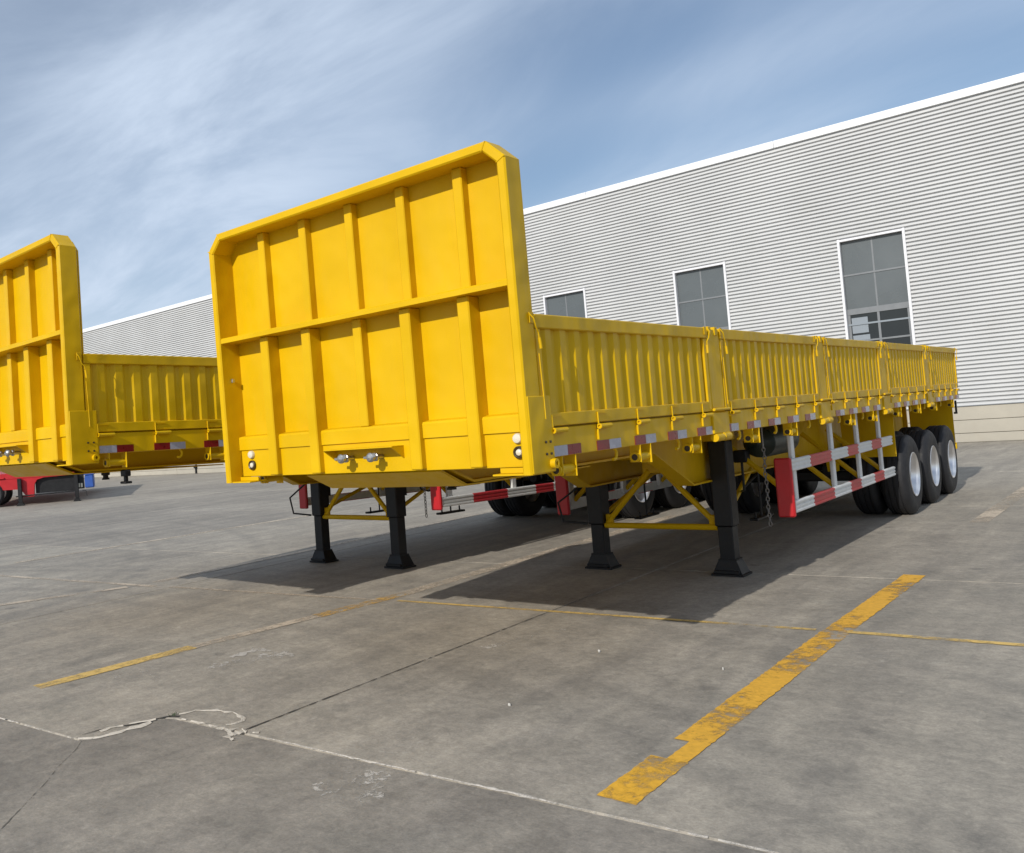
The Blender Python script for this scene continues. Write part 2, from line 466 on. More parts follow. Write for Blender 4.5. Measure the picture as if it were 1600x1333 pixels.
SK = 0.088                                     # the cross joints run a few degrees off square
def cross_y(row, x):
    y = -1.02 + 5.6 * row + SK * x
    return y
def front_joint(x0, x1):
    """joint in front of the first slab row, with the broken step in it"""
    pts = [(-0.78, -1.635), (-0.70, -1.36), (-0.665, -1.12), (-0.60, -1.09)]
    out = []
    def y_at(x): return -1.57 + 0.09 * x if x < -0.78 else -1.025 + SK * x
    out.append((x0, y_at(x0)))
    out += [p for p in pts if x0 < p[0] < x1]
    out.append((x1, y_at(x1)))
    return out
GAP = 0.0035
def slab(poly, mat='concrete'):
    """thin slab with a softened top edge"""
    cx = sum(p[0] for p in poly) / len(poly); cy = sum(p[1] for p in poly) / len(poly)
    def inset(d):
        out = []
        n = len(poly)
        for i in range(n):
            a, b, c = Vector(poly[i - 1]), Vector(poly[i]), Vector(poly[(i + 1) % n])
            e1 = (b - a).normalized(); e2 = (c - b).normalized()
            n1 = Vector((-e1.y, e1.x)); n2 = Vector((-e2.y, e2.x))
            k = 1 + n1.dot(n2)
            out.append(b + (n1 + n2) * (d / max(k, 0.4)))
        return out
    o1 = inset(GAP); o2 = inset(GAP + 0.007)
    n = len(poly)
    vs = [(p.x, p.y, -0.028) for p in o1] + [(p.x, p.y, -0.008) for p in o1] + [(p.x, p.y, 0.0) for p in o2]
    fs = [tuple(range(2 * n, 3 * n))]
    for r in (0, 1):
        fs += [(r * n + i, r * n + (i + 1) % n, (r + 1) * n + (i + 1) % n, (r + 1) * n + i) for i in range(n)]
    mb = MB(); mb.add(vs, fs)
    o = bpy.data.objects.new('concrete_slab', mb.mesh('concrete_slab', M[mat]))
    C.objects.link(o); o.parent = ground
XJ = [-0.085 + 4.4 * k for k in range(-10, 4)]
for row in range(0, 5):
    for k in range(len(XJ) - 1):
        x0, x1 = XJ[k], XJ[k + 1]
        top1 = cross_y(row + 1, x1) if row < 4 else 25.98
        top0 = cross_y(row + 1, x0) if row < 4 else 25.98
        lower = front_joint(x0, x1) if row == 0 else [(x0, cross_y(row, x0)), (x1, cross_y(row, x1))]
        slab(lower + [(x1, top1), (x0, top0)])
XF = [-2.45 + 5.75 * k for k in range(-5, 3)]
for k in range(len(XF) - 1):
    x0, x1 = XF[k], XF[k + 1]
    upper = front_joint(x0, x1)
    slab([(x0, upper[0][1] - 5.6), (x1, upper[-1][1] - 5.6)] + upper[::-1], 'concrete_old')

def ribbon(name, pts, w0, w1, mat, z=0.003, jitter=0.5, seg=0.035, lift=0.0, broken=0.0, seed=1, wander=0.6):
    """uneven strip of filler or dirt following a line on the ground"""
    rnd = random.Random(seed)
    P = [Vector((p[0], p[1], 0)) for p in pts]
    line = []
    for a, b in zip(P[:-1], P[1:]):
        n = max(1, int((b - a).length / seg))
        for i in range(n): line.append(a.lerp(b, i / n))
    line.append(P[-1])
    vs = []; fs = []
    prev = None
    drift = 0
    for i, p in enumerate(line):
        d = (line[min(i + 1, len(line) - 1)] - line[max(i - 1, 0)]).normalized()
        nrm = Vector((-d.y, d.x, 0))
        t = i / max(1, len(line) - 1)
        w = w0 + (w1 - w0) * t
        drift = drift * 0.7 + rnd.uniform(-1, 1) * 0.3
        a = p + nrm * (w * (0.5 + jitter * rnd.uniform(-.5, .9)) + drift * w * wander)
        b = p - nrm * (w * (0.5 + jitter * rnd.uniform(-.5, .9)) - drift * w * wander)
        vs += [(a.x, a.y, z), (p.x + drift * w * wander * nrm.x, p.y + drift * w * wander * nrm.y, z + lift), (b.x, b.y, z)]
        if i and rnd.random() >= broken:
            k = 3 * i
            fs += [(k - 3, k - 2, k + 1, k), (k - 2, k - 1, k + 2, k + 1)]
    mb = MB(); mb.add(vs, fs)
    o = bpy.data.objects.new(name, mb.mesh(name, M[mat]))
    C.objects.link(o); o.parent = ground
    return o

ribbon('joint_filler', [(0.0, -1.025), (0.7, -0.97), (1.3, -0.91)], 0.010, 0.016, 'filler', lift=0.003, broken=0.12, seed=3)
ribbon('joint_filler', [(1.3, -0.91), (1.9, -0.858), (3.4, -0.725)], 0.020, 0.013, 'filler', lift=0.003, broken=0.05, seed=4)
ribbon('joint_filler', [(-0.80, -1.64), (-1.7, -1.723), (-3.2, -1.86)], 0.012, 0.010, 'filler', lift=0.003, broken=0.08, seed=5)
# the broken corner: two slivers of mortar, a loop and a torn star of filler
ribbon('mortar_patch', [(-0.79, -1.63), (-0.70, -1.55), (-0.68, -1.38), (-0.66, -1.22)], 0.018, 0.030, 'mortar', lift=0.006, jitter=1.1, broken=0.08, seed=6)
ribbon('mortar_patch', [(-0.80, -1.61), (-0.80, -1.45), (-0.74, -1.28), (-0.68, -1.17)], 0.014, 0.024, 'mortar', lift=0.005, jitter=1.2, broken=0.15, seed=7)
ribbon('crack', [(-0.74, -1.35), (-0.70, -1.2), (-0.66, -1.09), (-0.60, -1.06)], 0.020, 0.014, 'crack', z=0.004, jitter=0.8, seed=8)
ribbon('crack', [(-0.83, -1.58), (-0.82, -1.48), (-0.76, -1.36)], 0.008, 0.006, 'crack', z=0.0045, jitter=0.8, seed=9)
ribbon('mortar_patch', [(-0.64, -1.03), (-0.60, -0.93), (-0.50, -0.855), (-0.38, -0.825), (-0.28, -0.845), (-0.215, -0.90), (-0.20, -0.96), (-0.24, -1.0)], 0.012, 0.022, 'mortar', lift=0.003, jitter=1.3, broken=0.12, seed=10)
ribbon('mortar_patch', [(-0.55, -1.075), (-0.36, -1.05), (-0.22, -1.045), (-0.05, -1.04)], 0.010, 0.030, 'mortar', lift=0.004, jitter=0.9, broken=0.1, seed=11)
ribbon('mortar_patch', [(-0.16, -1.03), (-0.06, -1.10), (-0.01, -1.15)], 0.045, 0.018, 'mortar', lift=0.004, jitter=0.9, broken=0.08, seed=12)
ribbon('mortar_patch', [(-0.14, -0.98), (-0.04, -1.02), (0.02, -0.98)], 0.020, 0.016, 'mortar', lift=0.004, jitter=0.9, broken=0.15, seed=13)
ribbon('mortar_patch', [(-0.10, -1.12), (-0.05, -1.13)], 0.025, 0.012, 'mortar', jitter=0.9, seed=14)
ribbon('crack', [(-0.085, -0.99), (-0.085, 0.2), (-0.087, 1.4), (-0.085, 3.2)], 0.008, 0.004, 'crack', z=0.002, jitter=0.6, broken=0.05, seed=15)
ribbon('crack', [(-0.74, -1.64), (-0.64, -1.74), (-0.50, -1.93), (-0.38, -2.05), (-0.2, -2.27), (-0.04, -2.47), (0.3, -2.8)], 0.0045, 0.003, 'hairline', z=0.002, jitter=0.9, broken=0.0, seed=16)
# scraped pale scuffs
for i, (a, b_, w) in enumerate([((-1.30, -0.25), (-1.05, 0.35), 0.035), ((-1.42, 0.05), (-1.36, 0.35), 0.03), ((-1.72, -0.78), (-1.52, -0.52), 0.05),
                                ((0.80, -1.36), (0.95, -1.02), 0.035), ((0.98, -1.42), (1.05, -1.2), 0.03), ((-1.52, 0.72), (-1.40, 0.86), 0.04),
                                ((0.10, 1.15), (0.30, 1.9), 0.02)]):
    ribbon('scuff', [a, b_], w * 2.5, w * 3.5, 'scuff', z=0.0025, jitter=0.8, seed=30 + i)

def paint_line(pts, w, mat, z=0.0042, ragged=True):
    if ragged:
        paint_line.k += 1
        return ribbon('painted_line', pts, w, w, mat, z=z, jitter=0.035, seg=0.03, seed=100 + paint_line.k, wander=0.02)
    P = [Vector((p[0], p[1], 0)) for p in pts]
    vs = []; fs = []
    for i, p in enumerate(P):
        d = (P[min(i + 1, len(P) - 1)] - P[max(i - 1, 0)]).normalized(); n = Vector((-d.y, d.x, 0))
        vs += [(p + n * w / 2)[:2] + (z,), (p - n * w / 2)[:2] + (z,)]
        if i: fs.append((2 * i - 2, 2 * i - 1, 2 * i + 1, 2 * i))
    mb = MB(); mb.add(vs, fs)
    o = bpy.data.objects.new('painted_line', mb.mesh('painted_line', M[mat]))
    C.objects.link(o); o.parent = ground
    return o
paint_line.k = 0
# bay lines and the cross line, where they are worn they break up
paint_line([(1.912, -0.71), (1.914, -0.16)], 0.165, 'line_fresh')
paint_line([(1.948, -0.16), (1.950, 0.10)], 0.09, 'line_strong')
paint_line([(1.915, 0.10), (1.92, 2.58)], 0.163, 'line_strong')
paint_line([(1.92, 2.60), (1.955, 4.95)], 0.155, 'line_strong')
paint_line([(1.93, 8.6), (1.99, 13.4)], 0.17, 'line_pale')
paint_line([(-2.02, -1.22), (-1.93, 0.1)], 0.13, 'line_thin')
paint_line([(-1.93, 0.1), (-1.80, 1.4)], 0.12, 'line_pale')
paint_line([(-1.80, 1.4), (-1.70, 2.55)], 0.15, 'line_mid')
paint_line([(-1.70, 2.55), (-1.66, 9.0)], 0.16, 'line_pale')
paint_line([(-1.55, 2.25), (0.4, 2.47), (1.80, 2.62)], 0.055, 'line_thin')
paint_line([(1.98, 2.64), (3.0, 2.72), (5.5, 2.98)], 0.070, 'line_thin', z=0.0046)
paint_line([(-9.5, 1.2), (-4.75, 1.77)], 0.09, 'line_pale')
paint_line([(-5.75, -0.2), (-5.05, 1.6)], 0.12, 'line_pale', z=0.0046)
paint_line([(-4.99, 1.95), (-4.95, 9.5)], 0.13, 'line_pale', z=0.0046)
paint_line([(-9.0, 2.2), (-8.6, 9.0)], 0.13, 'line_pale')
paint_line([(-4.5, 1.82), (-1.75, 2.2)], 0.06, 'line_pale', z=0.0046)

# ------------------------------------------------------------------ factory building
BY = 26.07
building = empty('factory_building', (0, BY, 0))
tag(building, 'long white factory with corrugated steel cladding and tall grey windows behind the trailers', 'building')
BX0, BX1 = -78.0, 20.0
ZP, ZT = 1.0, 9.35
PITCH = 0.1128
def cladding(name, x0, x1, z0, z1):
    """horizontal trapezoid corrugation, in whole ribs counted from the plinth"""
    pr = []
    k0 = math.floor((z0 - ZP) / PITCH) - 1
    k1 = math.ceil((z1 - ZP) / PITCH) + 1
    for k in range(k0, k1):
        b = ZP + k * PITCH
        pr += [(b + 0.002, 0.075), (b + 0.007, 0.0), (b + 0.067, -0.004), (b + 0.074, 0.075)]
    pr = [(z, d) for z, d in pr if z0 < z < z1]
    pr = [(z0, pr[0][1])] + pr + [(z1, pr[-1][1])]
    vs = []; fs = []
    for i, (z, d) in enumerate(pr):
        vs += [(x0, d, z), (x1, d, z)]
        if i: fs.append((2 * i - 2, 2 * i - 1, 2 * i + 1, 2 * i))
    mb = MB(); mb.add(vs, fs)
    o = bpy.data.objects.new(name, mb.mesh(name, M['siding']))
    C.objects.link(o); o.parent = building
WW, WZ0, WZ1, WS = 1.59, 1.9, 6.10, 4.78
WX = [-3.05 + WS * k for k in range(-15, 5)]
WX = [x for x in WX if x > BX0 + 1 and x + WW < BX1 - 1]
edges = [BX0] + [e for x in WX for e in (x, x + WW)] + [BX1]
for i in range(0, len(edges), 2):
    cladding('cladding_sheet', edges[i], edges[i + 1], ZP, ZT)
for x in WX:
    cladding('cladding_sheet', x, x + WW, WZ1, ZT)
    cladding('cladding_sheet', x, x + WW, ZP, WZ0)
# shell behind the sheets, roof, parapet flashing and plinth
part('back_wall', 'bshell', lambda m: m.box(BX0, BX1, 0.30, 24.0, 0.0, ZT - 0.1), 'roof', building)
part('roof', 'broof', lambda m: m.prism([(0.02, ZT + 0.12), (12.0, ZT + 0.75), (24.2, ZT + 0.12), (24.2, ZT - 0.05), (0.02, ZT - 0.05)], 'x', BX0 - 0.05, BX1 + 0.05), 'roof', building)
n_fl = 16
for i in range(n_fl):
    L = (BX1 - BX0) / n_fl
    part('parapet_flashing', 'flash', lambda m: m.box(0.004, L - 0.004, -0.07, 0.015, ZT, ZT + 0.225, 0.01), 'flashing', building, loc=(BX0 + i * L, 0, 0))
n_pl = 14
Lp = (BX1 - BX0) / n_pl
for i in range(n_pl):
    for z0, z1, key in ((0.0, 0.245, 'p0'), (0.255, 0.605, 'p1'), (0.615, 0.985, 'p2')):
        part('plinth_course', key, lambda m: m.box(0.005, Lp - 0.005, -0.05, 0.10, z0, z1, 0.012), 'plinth', building, loc=(BX0 + i * Lp, 0, 0))
part('plinth_core', 'pcore', lambda m: m.box(BX0, BX1, -0.015, 0.29, -0.02, 0.97), 'crack', building)
part('drip_trim', 'drip', lambda m: m.box(BX0, BX1, -0.075, 0.03, 0.988, 1.012), 'mullion', building)

def make_window(x, with_reflection):
    w = part('window', 'winframe', lambda m: (
        m.box(-0.035, 0.030, -0.05, 0.16, WZ0 - 0.05, WZ1 + 0.06, 0.006),
        m.box(WW - 0.030, WW + 0.035, -0.05, 0.16, WZ0 - 0.05, WZ1 + 0.06, 0.006),
        m.box(0.030, WW - 0.030, -0.05, 0.16, WZ1 - 0.02, WZ1 + 0.045, 0.006),
        m.box(0.030, WW - 0.030, -0.07, 0.16, WZ0 - 0.05, WZ0 + 0.02, 0.006)), 'frame_white', building, loc=(x, 0, 0))
    rows_f = [(5.10, 6.07), (4.07, 5.05)]
    rows_g = [(3.63, 3.90), (3.13, 3.58), (2.55, 3.08), (1.94, 2.50)]
    xm = WW / 2
    for z0, z1 in rows_f:
        for a, b in ((0.04, xm - 0.02), (xm + 0.02, WW - 0.04)):
            part('pane', ('pf', z0, a), lambda m: m.box(a, b, 0.10, 0.12, z0, z1), 'frost', w)
    for z0, z1 in rows_g:
        for a, b in ((0.10, xm - 0.03), (xm + 0.03, WW - 0.10)):
            part('pane', ('pg', z0, a), lambda m: m.box(a, b, 0.115, 0.125, z0, z1), 'glass', w)
    part('mullion', 'mv', lambda m: m.box(xm - 0.03, xm + 0.03, 0.088, 0.15, WZ0 + 0.02, 3.90), 'mullion', w)
    part('mullion', 'mv2', lambda m: m.box(xm - 0.02, xm + 0.02, 0.095, 0.15, 4.07, WZ1 - 0.02), 'mullion', w)
    for z0, z1, mt in ((5.05, 5.10, 'mullion'), (3.90, 4.07, 'mullion'), (3.58, 3.63, 'reflection_grey'), (3.08, 3.13, 'mullion'), (2.50, 2.55, 'mullion')):
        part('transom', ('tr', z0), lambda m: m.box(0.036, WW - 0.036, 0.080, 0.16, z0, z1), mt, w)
    for a, b in ((0.036, 0.10), (WW - 0.10, WW - 0.036)):
        part('sash_stile', ('st', a), lambda m: m.box(a, b, 0.092, 0.16, WZ0 + 0.02, 3.90), 'mullion', w)
    if with_reflection:  # pale panels painted in as a reflection on the lower left panes
        part('reflection_grey', 'bl1', lambda m: m.box(0.12, 0.52, 0.105, 0.114, 3.34, 3.80), 'reflection_grey', w)
        part('reflection_grey', 'bl2', lambda m: m.box(0.12, 0.54, 0.105, 0.114, 2.6, 3.28), 'reflection_grey', w)
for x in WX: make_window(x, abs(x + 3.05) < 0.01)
part('wall_pipe', 'wpipe', lambda m: (m.tube([(0, -0.11, 0.0), (0, -0.11, 0.42), (0, -0.02, 0.5)], 0.05, 8), m.box(-0.09, 0.09, -0.2, -0.03, 0.30, 0.44, 0.02)), 'black', building, loc=(-34.2, 0, 0))

# ------------------------------------------------------------------ yellow side-board trailers
HW = 1.25                                       # half width
POSTS = [(2.66, 2.92), (5.46, 5.73), (8.04, 8.31), (10.60, 10.87)]
PANELS = [(0.152, 2.66), (2.92, 5.46), (5.73, 8.04), (8.31, 10.60), (10.87, 13.03)]
AXLES = [9.42, 10.73, 12.04]
TR = 0.51

def build_trailer(root, lift, pitch):
    """root sits on the ground under the headboard; lift/pitch: extra height of the front"""
    def drop(y):                                 # how far the ground lies below local z=0 at y
        return -(lift + pitch * (9.4 - y))
    # ---------------- headboard
    SY = 0.185
    hb = part('headboard', 'hb_sheet', lambda m: (m.prism([(-1.205, 1.55), (-1.205, 3.01), (-1.125, 3.10), (1.125, 3.10), (1.205, 3.01), (1.205, 1.55)], 'y', SY, SY + 0.012), m.box(-1.19, 1.19, 0.125, 0.138, 1.345, 1.546, 0.003)), 'yellow', root)
    def frame(m):
        ch = 0.112; w = 0.055; zt = 3.14; zb = 1.308
        outer = [(-HW, zb), (-HW, zt - ch), (-HW + ch, zt), (HW - ch, zt), (HW, zt - ch), (HW, zb)]
        k = w * 0.42
        inner = [(-HW + w, zb), (-HW + w, zt - ch - k), (-HW + ch + k, zt - w), (HW - ch - k, zt - w), (HW - w, zt - ch - k), (HW - w, zb)]
        b = 0.009
        def off(o, i, t): return [(a[0] + (c[0] - a[0]) * t, a[1] + (c[1] - a[1]) * t) for a, c in zip(o, i)]
        rings = [(outer, 0.15), (outer, b), (off(outer, inner, b / w), 0.0), (off(outer, inner, 1 - b / w), 0.0), (inner, b), (inner, SY + 0.004)]
        vs = []; fs = []
        for ring, y in rings: vs += [(p[0], y, p[1]) for p in ring]
        n = 6; R = len(rings)
        for r in range(R):
            q = (r + 1) % R
            for i in range(n - 1): fs.append((r * n + i, r * n + i + 1, q * n + i + 1, q * n + i))
        fs.append(tuple(r * n for r in range(R))); fs.append(tuple(r * n + n - 1 for r in range(R)))
        m.add(vs, fs)
    part('frame', 'hb_frame', frame, 'yellow', hb)
    for s in (-1, 1):
        part('weld_bead', ('wb1', s), lambda m: m.tube([(s * 1.138, -0.0005, 3.138), (s * 1.112, -0.0005, 3.087)], 0.0035, 6), 'yellow', hb)
        part('weld_bead', ('wb2', s), lambda m: m.tube([(s * 1.249, -0.0005, 3.028), (s * 1.197, -0.0005, 3.003)], 0.0035, 6), 'yellow', hb)
        part('weld_bead', ('wb3', s), lambda m: m.tube([(s * 1.1935, 0.02, 2.335), (s * 1.1935, 0.18, 2.335)], 0.005, 6), 'yellow', hb)
    part('cross_rail', 'hb_rail', lambda m: m.prism([(0.012, 2.336), (0.012, 2.366), (0.020, 2.374), (SY + .002, 2.374), (SY + .002, 2.336)], 'x', -1.1955, 1.1955), 'yellow', hb)
    RX = [-0.81, -0.40, 0.02, 0.44, 0.86]
    for i, x in enumerate(RX):
        part('upper_rib', 'rib_u', lambda m: m.box(-0.033, 0.033, 0.122, SY + 0.004, 2.374, 3.086, 0.006), 'yellow', hb, loc=(x, 0, 0))
        if i != 2:
            part('lower_rib', 'rib_l', lambda m: m.box(-0.041, 0.041, 0.075, SY + 0.004, 1.352, 2.336, 0.007), 'yellow', hb, loc=(x, 0, 0))
        else:
            part('lower_rib', 'rib_m', lambda m: m.box(-0.036, 0.036, 0.118, SY + 0.004, 1.640, 2.336, 0.006), 'yellow', hb, loc=(x, 0, 0))
    gaps = [(-1.194, RX[0] - 0.041), (RX[0] + 0.041, RX[1] - 0.041), (RX[1] + 0.041, RX[3] - 0.041), (RX[3] + 0.041, RX[4] - 0.041), (RX[4] + 0.041, 1.194)]
    for a, b in gaps:
        part('stiffener', ('stf', a), lambda m: m.prism([(0.112, 1.541), (0.112, 1.625), (0.120, 1.638), (SY + 0.003, 1.650), (SY + 0.003, 1.541)], 'x', a + 0.001, b - 0.001), 'yellow', hb)
    # air-line recess: hood, cheek and the two couplings
    part('coupling_hood', 'hood', lambda m: (m.box(-0.25, 0.32, 0.005, 0.126, 1.500, 1.508, 0.002),
         m.prism([(0.005, 1.500), (0.126, 1.500), (0.126, 1.425)], 'x', 0.312, 0.320), m.prism([(0.005, 1.500), (0.126, 1.500), (0.126, 1.425)], 'x', -0.25, -0.242)), 'yellow', hb)
    for x in (-0.10, 0.145):
        c = part('air_coupling', 'coup', lambda m: (m.lathe([(0.0, -0.075), (0.020, -0.072), (0.030, -0.062), (0.030, -0.048), (0.019, -0.044), (0.019, -0.02), (0.027, -0.016), (0.027, 0.0), (0.016, 0.004), (0.016, 0.065)], 14, 'y'),
                m.box(-0.052, -0.018, -0.064, -0.050, -0.008, 0.008, 0.003), m.box(0.018, 0.046, -0.064, -0.050, 0.0, 0.026, 0.003)), 'steel', hb, loc=(x, 0.062, 1.445))
    for s in (-1, 1):
        part('marker_lamp', 'lamp_up', lambda m: m.lathe([(0.029, 0.0), (0.029, -0.014), (0.024, -0.022), (0.013, -0.026), (0.0, -0.027)], 18, 'y'), 'lamp_white', hb, loc=(1.115 if s > 0 else -1.075, 0.125, 1.505))
        l = part('position_lamp', 'lamp_ring', lambda m: m.lathe([(0.035, 0.0), (0.035, -0.016), (0.029, -0.021), (0.022, -0.016), (0.022, -0.004)], 20, 'y'), 'lamp_dark', hb, loc=(1.118 if s > 0 else -1.073, 0.125, 1.428))
        part('lens', 'lamp_lens', lambda m: m.lathe([(0.022, -0.006), (0.017, -0.018), (0.008, -0.023), (0.0, -0.024)], 16, 'y'), 'lamp_white', hb, loc=(1.118 if s > 0 else -1.073, 0.125, 1.428))
        part('corner_plate', ('cpl', s), lambda m: m.box(s * (HW - 0.010), s * (HW + 0.006), 0.012, 0.252, 1.310, 1.728, 0.004), 'yellow', hb)
        part('corner_foot', ('cft', s), lambda m: (m.box(s * 1.00, s * 1.194, 0.016, 0.20, 1.306, 1.316, 0.002), m.box(s * 1.00, s * 1.194, 0.10, 0.112, 1.317, 1.344)), 'yellow', hb)
        part('tie_ring', ('tring', s), lambda m: m.lathe([(0.012, 0.0), (0.028, 0.0), (0.028, 0.035), (0.012, 0.035)], 14, 'x', close=True), 'yellow', hb, loc=(s * HW if s > 0 else -HW - 0.035, 0.215, 1.355))
        for yy in (0.16, 0.21):
            for zz in (1.41, 1.475):
                part('bolt', ('bolt', s), lambda m: m.lathe([(0.008, 0.0), (0.008, 0.007), (0.0, 0.008)], 6, 'x'), 'lamp_dark', hb, loc=(s * (HW + 0.006), yy, zz), rot=(0, 0, 0 if s > 0 else math.pi))
    part('cable_clip', 'clip', lambda m: (m.box(-0.010, 0.008, -0.014, 0.014, -0.014, 0.014, 0.003),), 'steel', hb, loc=(-1.182, 0.09, 2.06))
    # ---------------- deck, edge rails, beams
    dk = part('deck', 'deck', lambda m: (m.box(-1.19, 1.19, 0.16, 13.02, 1.520, 1.535), ), 'floor', root)
    for i in range(26):
        y = 0.45 + i * 0.50
        part('cross_member', 'xm', lambda m: (m.box(-1.185, 1.185, -0.003, 0.003, 1.415, 1.519), m.box(-1.185, 1.185, 0.0031, 0.045, 1.415, 1.422)), 'yellow', dk, loc=(0, y, 0))
    def beam(m):
        pts_b = [(0.22, 1.36), (0.5, 1.255), (3.2, 1.245), (4.0, 0.90), (13.0, 0.86)]
        for (a, za), (b, zb) in zip(pts_b[:-1], pts_b[1:]):
            m.prism([(a, za), (b, zb), (b, 1.412), (a, 1.412)], 'x', -0.006, 0.006)
            m.prism([(a, za), (b, zb), (b, zb - 0.016), (a, za - 0.016)], 'x', -0.07, 0.07)
        m.box(-0.07, 0.07, 0.22, 13.0, 1.400, 1.4135)
    for s in (-1, 1):
        part('main_beam', 'beam', beam, 'yellow', root, loc=(s * 0.49, 0, 0))
    part('coupler_plate', 'kplate', lambda m: m.prism([(0.16, 1.345), (0.42, 1.235), (2.05, 1.222), (2.05, 1.212), (0.40, 1.224), (0.15, 1.335)], 'x', -0.56, 0.56), 'yellow', root)
    part('kingpin', 'kpin', lambda m: m.lathe([(0.0, 1.145), (0.036, 1.145), (0.036, 1.160), (0.026, 1.165), (0.026, 1.185), (0.042, 1.19), (0.042, 1.216)], 16, 'z', (0, 1.05, 0)), 'black', root)
    # rear frame
    part('rear_frame', 'rear', lambda m: (m.box(-1.22, 1.22, 13.03, 13.13, 1.385, 1.548, 0.006), 
         m.box(-0.55, -0.45, 13.01, 13.06, 0.70, 1.384), m.box(0.45, 0.55, 13.01, 13.06, 0.70, 1.384)), 'yellow', root)
    part('bumper_bar', 'rbump', lambda m: m.box(-1.16, 1.16, 13.00, 13.07, 0.60, 0.699, 0.006), 'yellow', root)
    part('tailboard', 'tail', lambda m: (m.box(-1.19, 1.19, 13.08, 13.11, 1.56, 2.17, 0.006), ), 'yellow', root)
    for s in (-1, 1):
        part('tail_lamp', 'tlamp', lambda m: m.box(-0.07, 0.07, 0.0, 0.05, -0.07, 0.07, 0.008), 'red', root, loc=(s * 1.06, 13.08, 0.655))
        part('strap_hanger', 'shang', lambda m: (m.box(-0.012, 0.012, -0.02, 0.02, -0.12, 0.06, 0.004), m.box(-0.03, 0.012, -0.03, 0.03, -0.15, -0.12, 0.004)), 'black', root, loc=(s * 1.19, 13.05, 1.30))
        part('rear_plate', 'rplate', lambda m: m.box(-0.29, 0.27, 0.0, 0.010, 0.70, 1.382), 'yellow', root, loc=(s * 0.885, 12.96, 0))
    # ---------------- both sides
    for s in (-1, 1):
        X = s * HW
        def bx(m, a, b, *r, **k):                 # box between depths a..b measured outwards from the side
            m.box(s * a, s * b, *r, **k)
        rail = part('side_rail', ('srail', s), lambda m: (bx(m, 1.19, 1.238, 0.255, 13.03, 1.385, 1.546, bev=0.004), bx(m, 1.12, 1.19, 0.255, 13.03, 1.383, 1.391), bx(m, 1.165, 1.1898, 0.21, 13.03, 1.3915, 1.60)), 'yellow', root)
        # reflective tape
        n = 0
        y = 0.27
        while y < 12.9:
            first = 'tape_white' if n == 0 else 'tape_red'
            second = 'tape_red' if n == 0 else 'tape_white'
            for k, mt in enumerate((first, second)):
                part('reflector_tape', ('tape', s), lambda m: bx(m, HW - 0.0125, HW - 0.009, 0.0, 0.158, 1.388, 1.446), mt, rail, loc=(0, y + k * 0.160, 0))
            y += 0.52; n += 1
        # side boards
        for pi, (y0, y1) in enumerate(PANELS):
            L = y1 - y0
            def board(m, L=L):
                bx(m, 1.2015, 1.252, 0.012, L - 0.012, 2.100, 2.180, bev=0.006)
                bx(m, 1.2015, 1.248, 0.012, 0.070, 1.556, 2.0985, bev=0.004)
                bx(m, 1.2015, 1.248, L - 0.070, L - 0.012, 1.556, 2.0985, bev=0.004)
                bx(m, 1.2015, 1.249, 0.0715, L - 0.0715, 1.556, 1.630, bev=0.004)
            sb = part('side_board', ('sb', s, round(L, 3)), board, 'yellow', root, loc=(0, y0, 0))
            def corr(m, L=L):
                pr = []
                span = L - 0.14
                k = max(1, round(span / 0.170)); p = span / k
                y = 0.07
                for _ in range(k):
                    pr += [(y, 1.216), (y + p * .20, 1.216), (y + p * .40, 1.237), (y + p * .78, 1.237), (y + p * .98, 1.216)]
                    y += p
                pr.append((L - 0.07, 1.216))
                vs = []; fs = []
                for i, (yy, d) in enumerate(pr):
                    vs += [(s * d, yy, 1.628), (s * d, yy, 2.102)]
                    if i: fs.append((2 * i - 2, 2 * i - 1, 2 * i + 1, 2 * i))
                o = len(vs)
                for i, (yy, d) in enumerate(pr):
                    vs += [(s * (d - 0.004), yy, 1.628), (s * (d - 0.004), yy, 2.102)]
                    if i: fs.append((o + 2 * i - 2, o + 2 * i - 1, o + 2 * i + 1, o + 2 * i))
                m.add(vs, fs)
            part('corrugated_sheet', ('corr', s, round(L, 3)), corr, 'yellow', sb)
            # hinges along the bottom edge
            nh = 5
            for h in range(nh):
                yh = 0.10 + h * (L - 0.32) / (nh - 1)
                part('hinge', ('hinge', s), lambda m: (m.tube([(s * 1.258, 0.012, 1.532), (s * 1.258, 0.150, 1.532)], 0.0150, 10),
                     bx(m, 1.2385, 1.252, 0.0, 0.010, 1.452, 1.515, bev=0.002), bx(m, 1.2500, 1.258, 0.0, 0.010, 1.548, 1.618, bev=0.002), bx(m, 1.2495, 1.256, 0.0125, 0.11, 1.608, 1.614),
                     m.lathe([(0.008, 0.002), (0.0165, 0.002), (0.0165, 0.013), (0.008, 0.013)], 10, 'y', (s * 1.258, 0, 1.532), close=True)), 'yellow', sb, loc=(0, yh, 0))
            # latch at each upper end
            for e, yl in ((0, 0.03), (1, L - 0.03)):
                if pi == 0 and e == 0: yl = -0.02
                d = 1 if e == 0 else -1
                part('latch', ('latch', s, d), lambda m: (m.tube([(s * 1.258, -0.03 * d, 2.175), (s * 1.275, -0.02 * d, 2.15), (s * 1.275, 0.0, 2.10), (s * 1.27, 0.028 * d, 2.075), (s * 1.27, 0.034 * d, 2.03)], 0.004, 8),
                     m.tube([(s * 1.27, 0.034 * d, 2.045), (s * 1.272, 0.04 * d, 1.985)], 0.0085, 8),
                     bx(m, 1.2525, 1.258, -0.03, 0.015, 2.125, 2.185, bev=0.002)), 'yellow', sb, loc=(0, yl, 0))
            part('lock_rod', ('lrod', s), lambda m: m.tube([(s * 1.256, 0.022, 1.96), (s * 1.256, 0.032, 1.74), (s * 1.256, 0.034, 1.60)], 0.004, 6), 'yellow', sb)
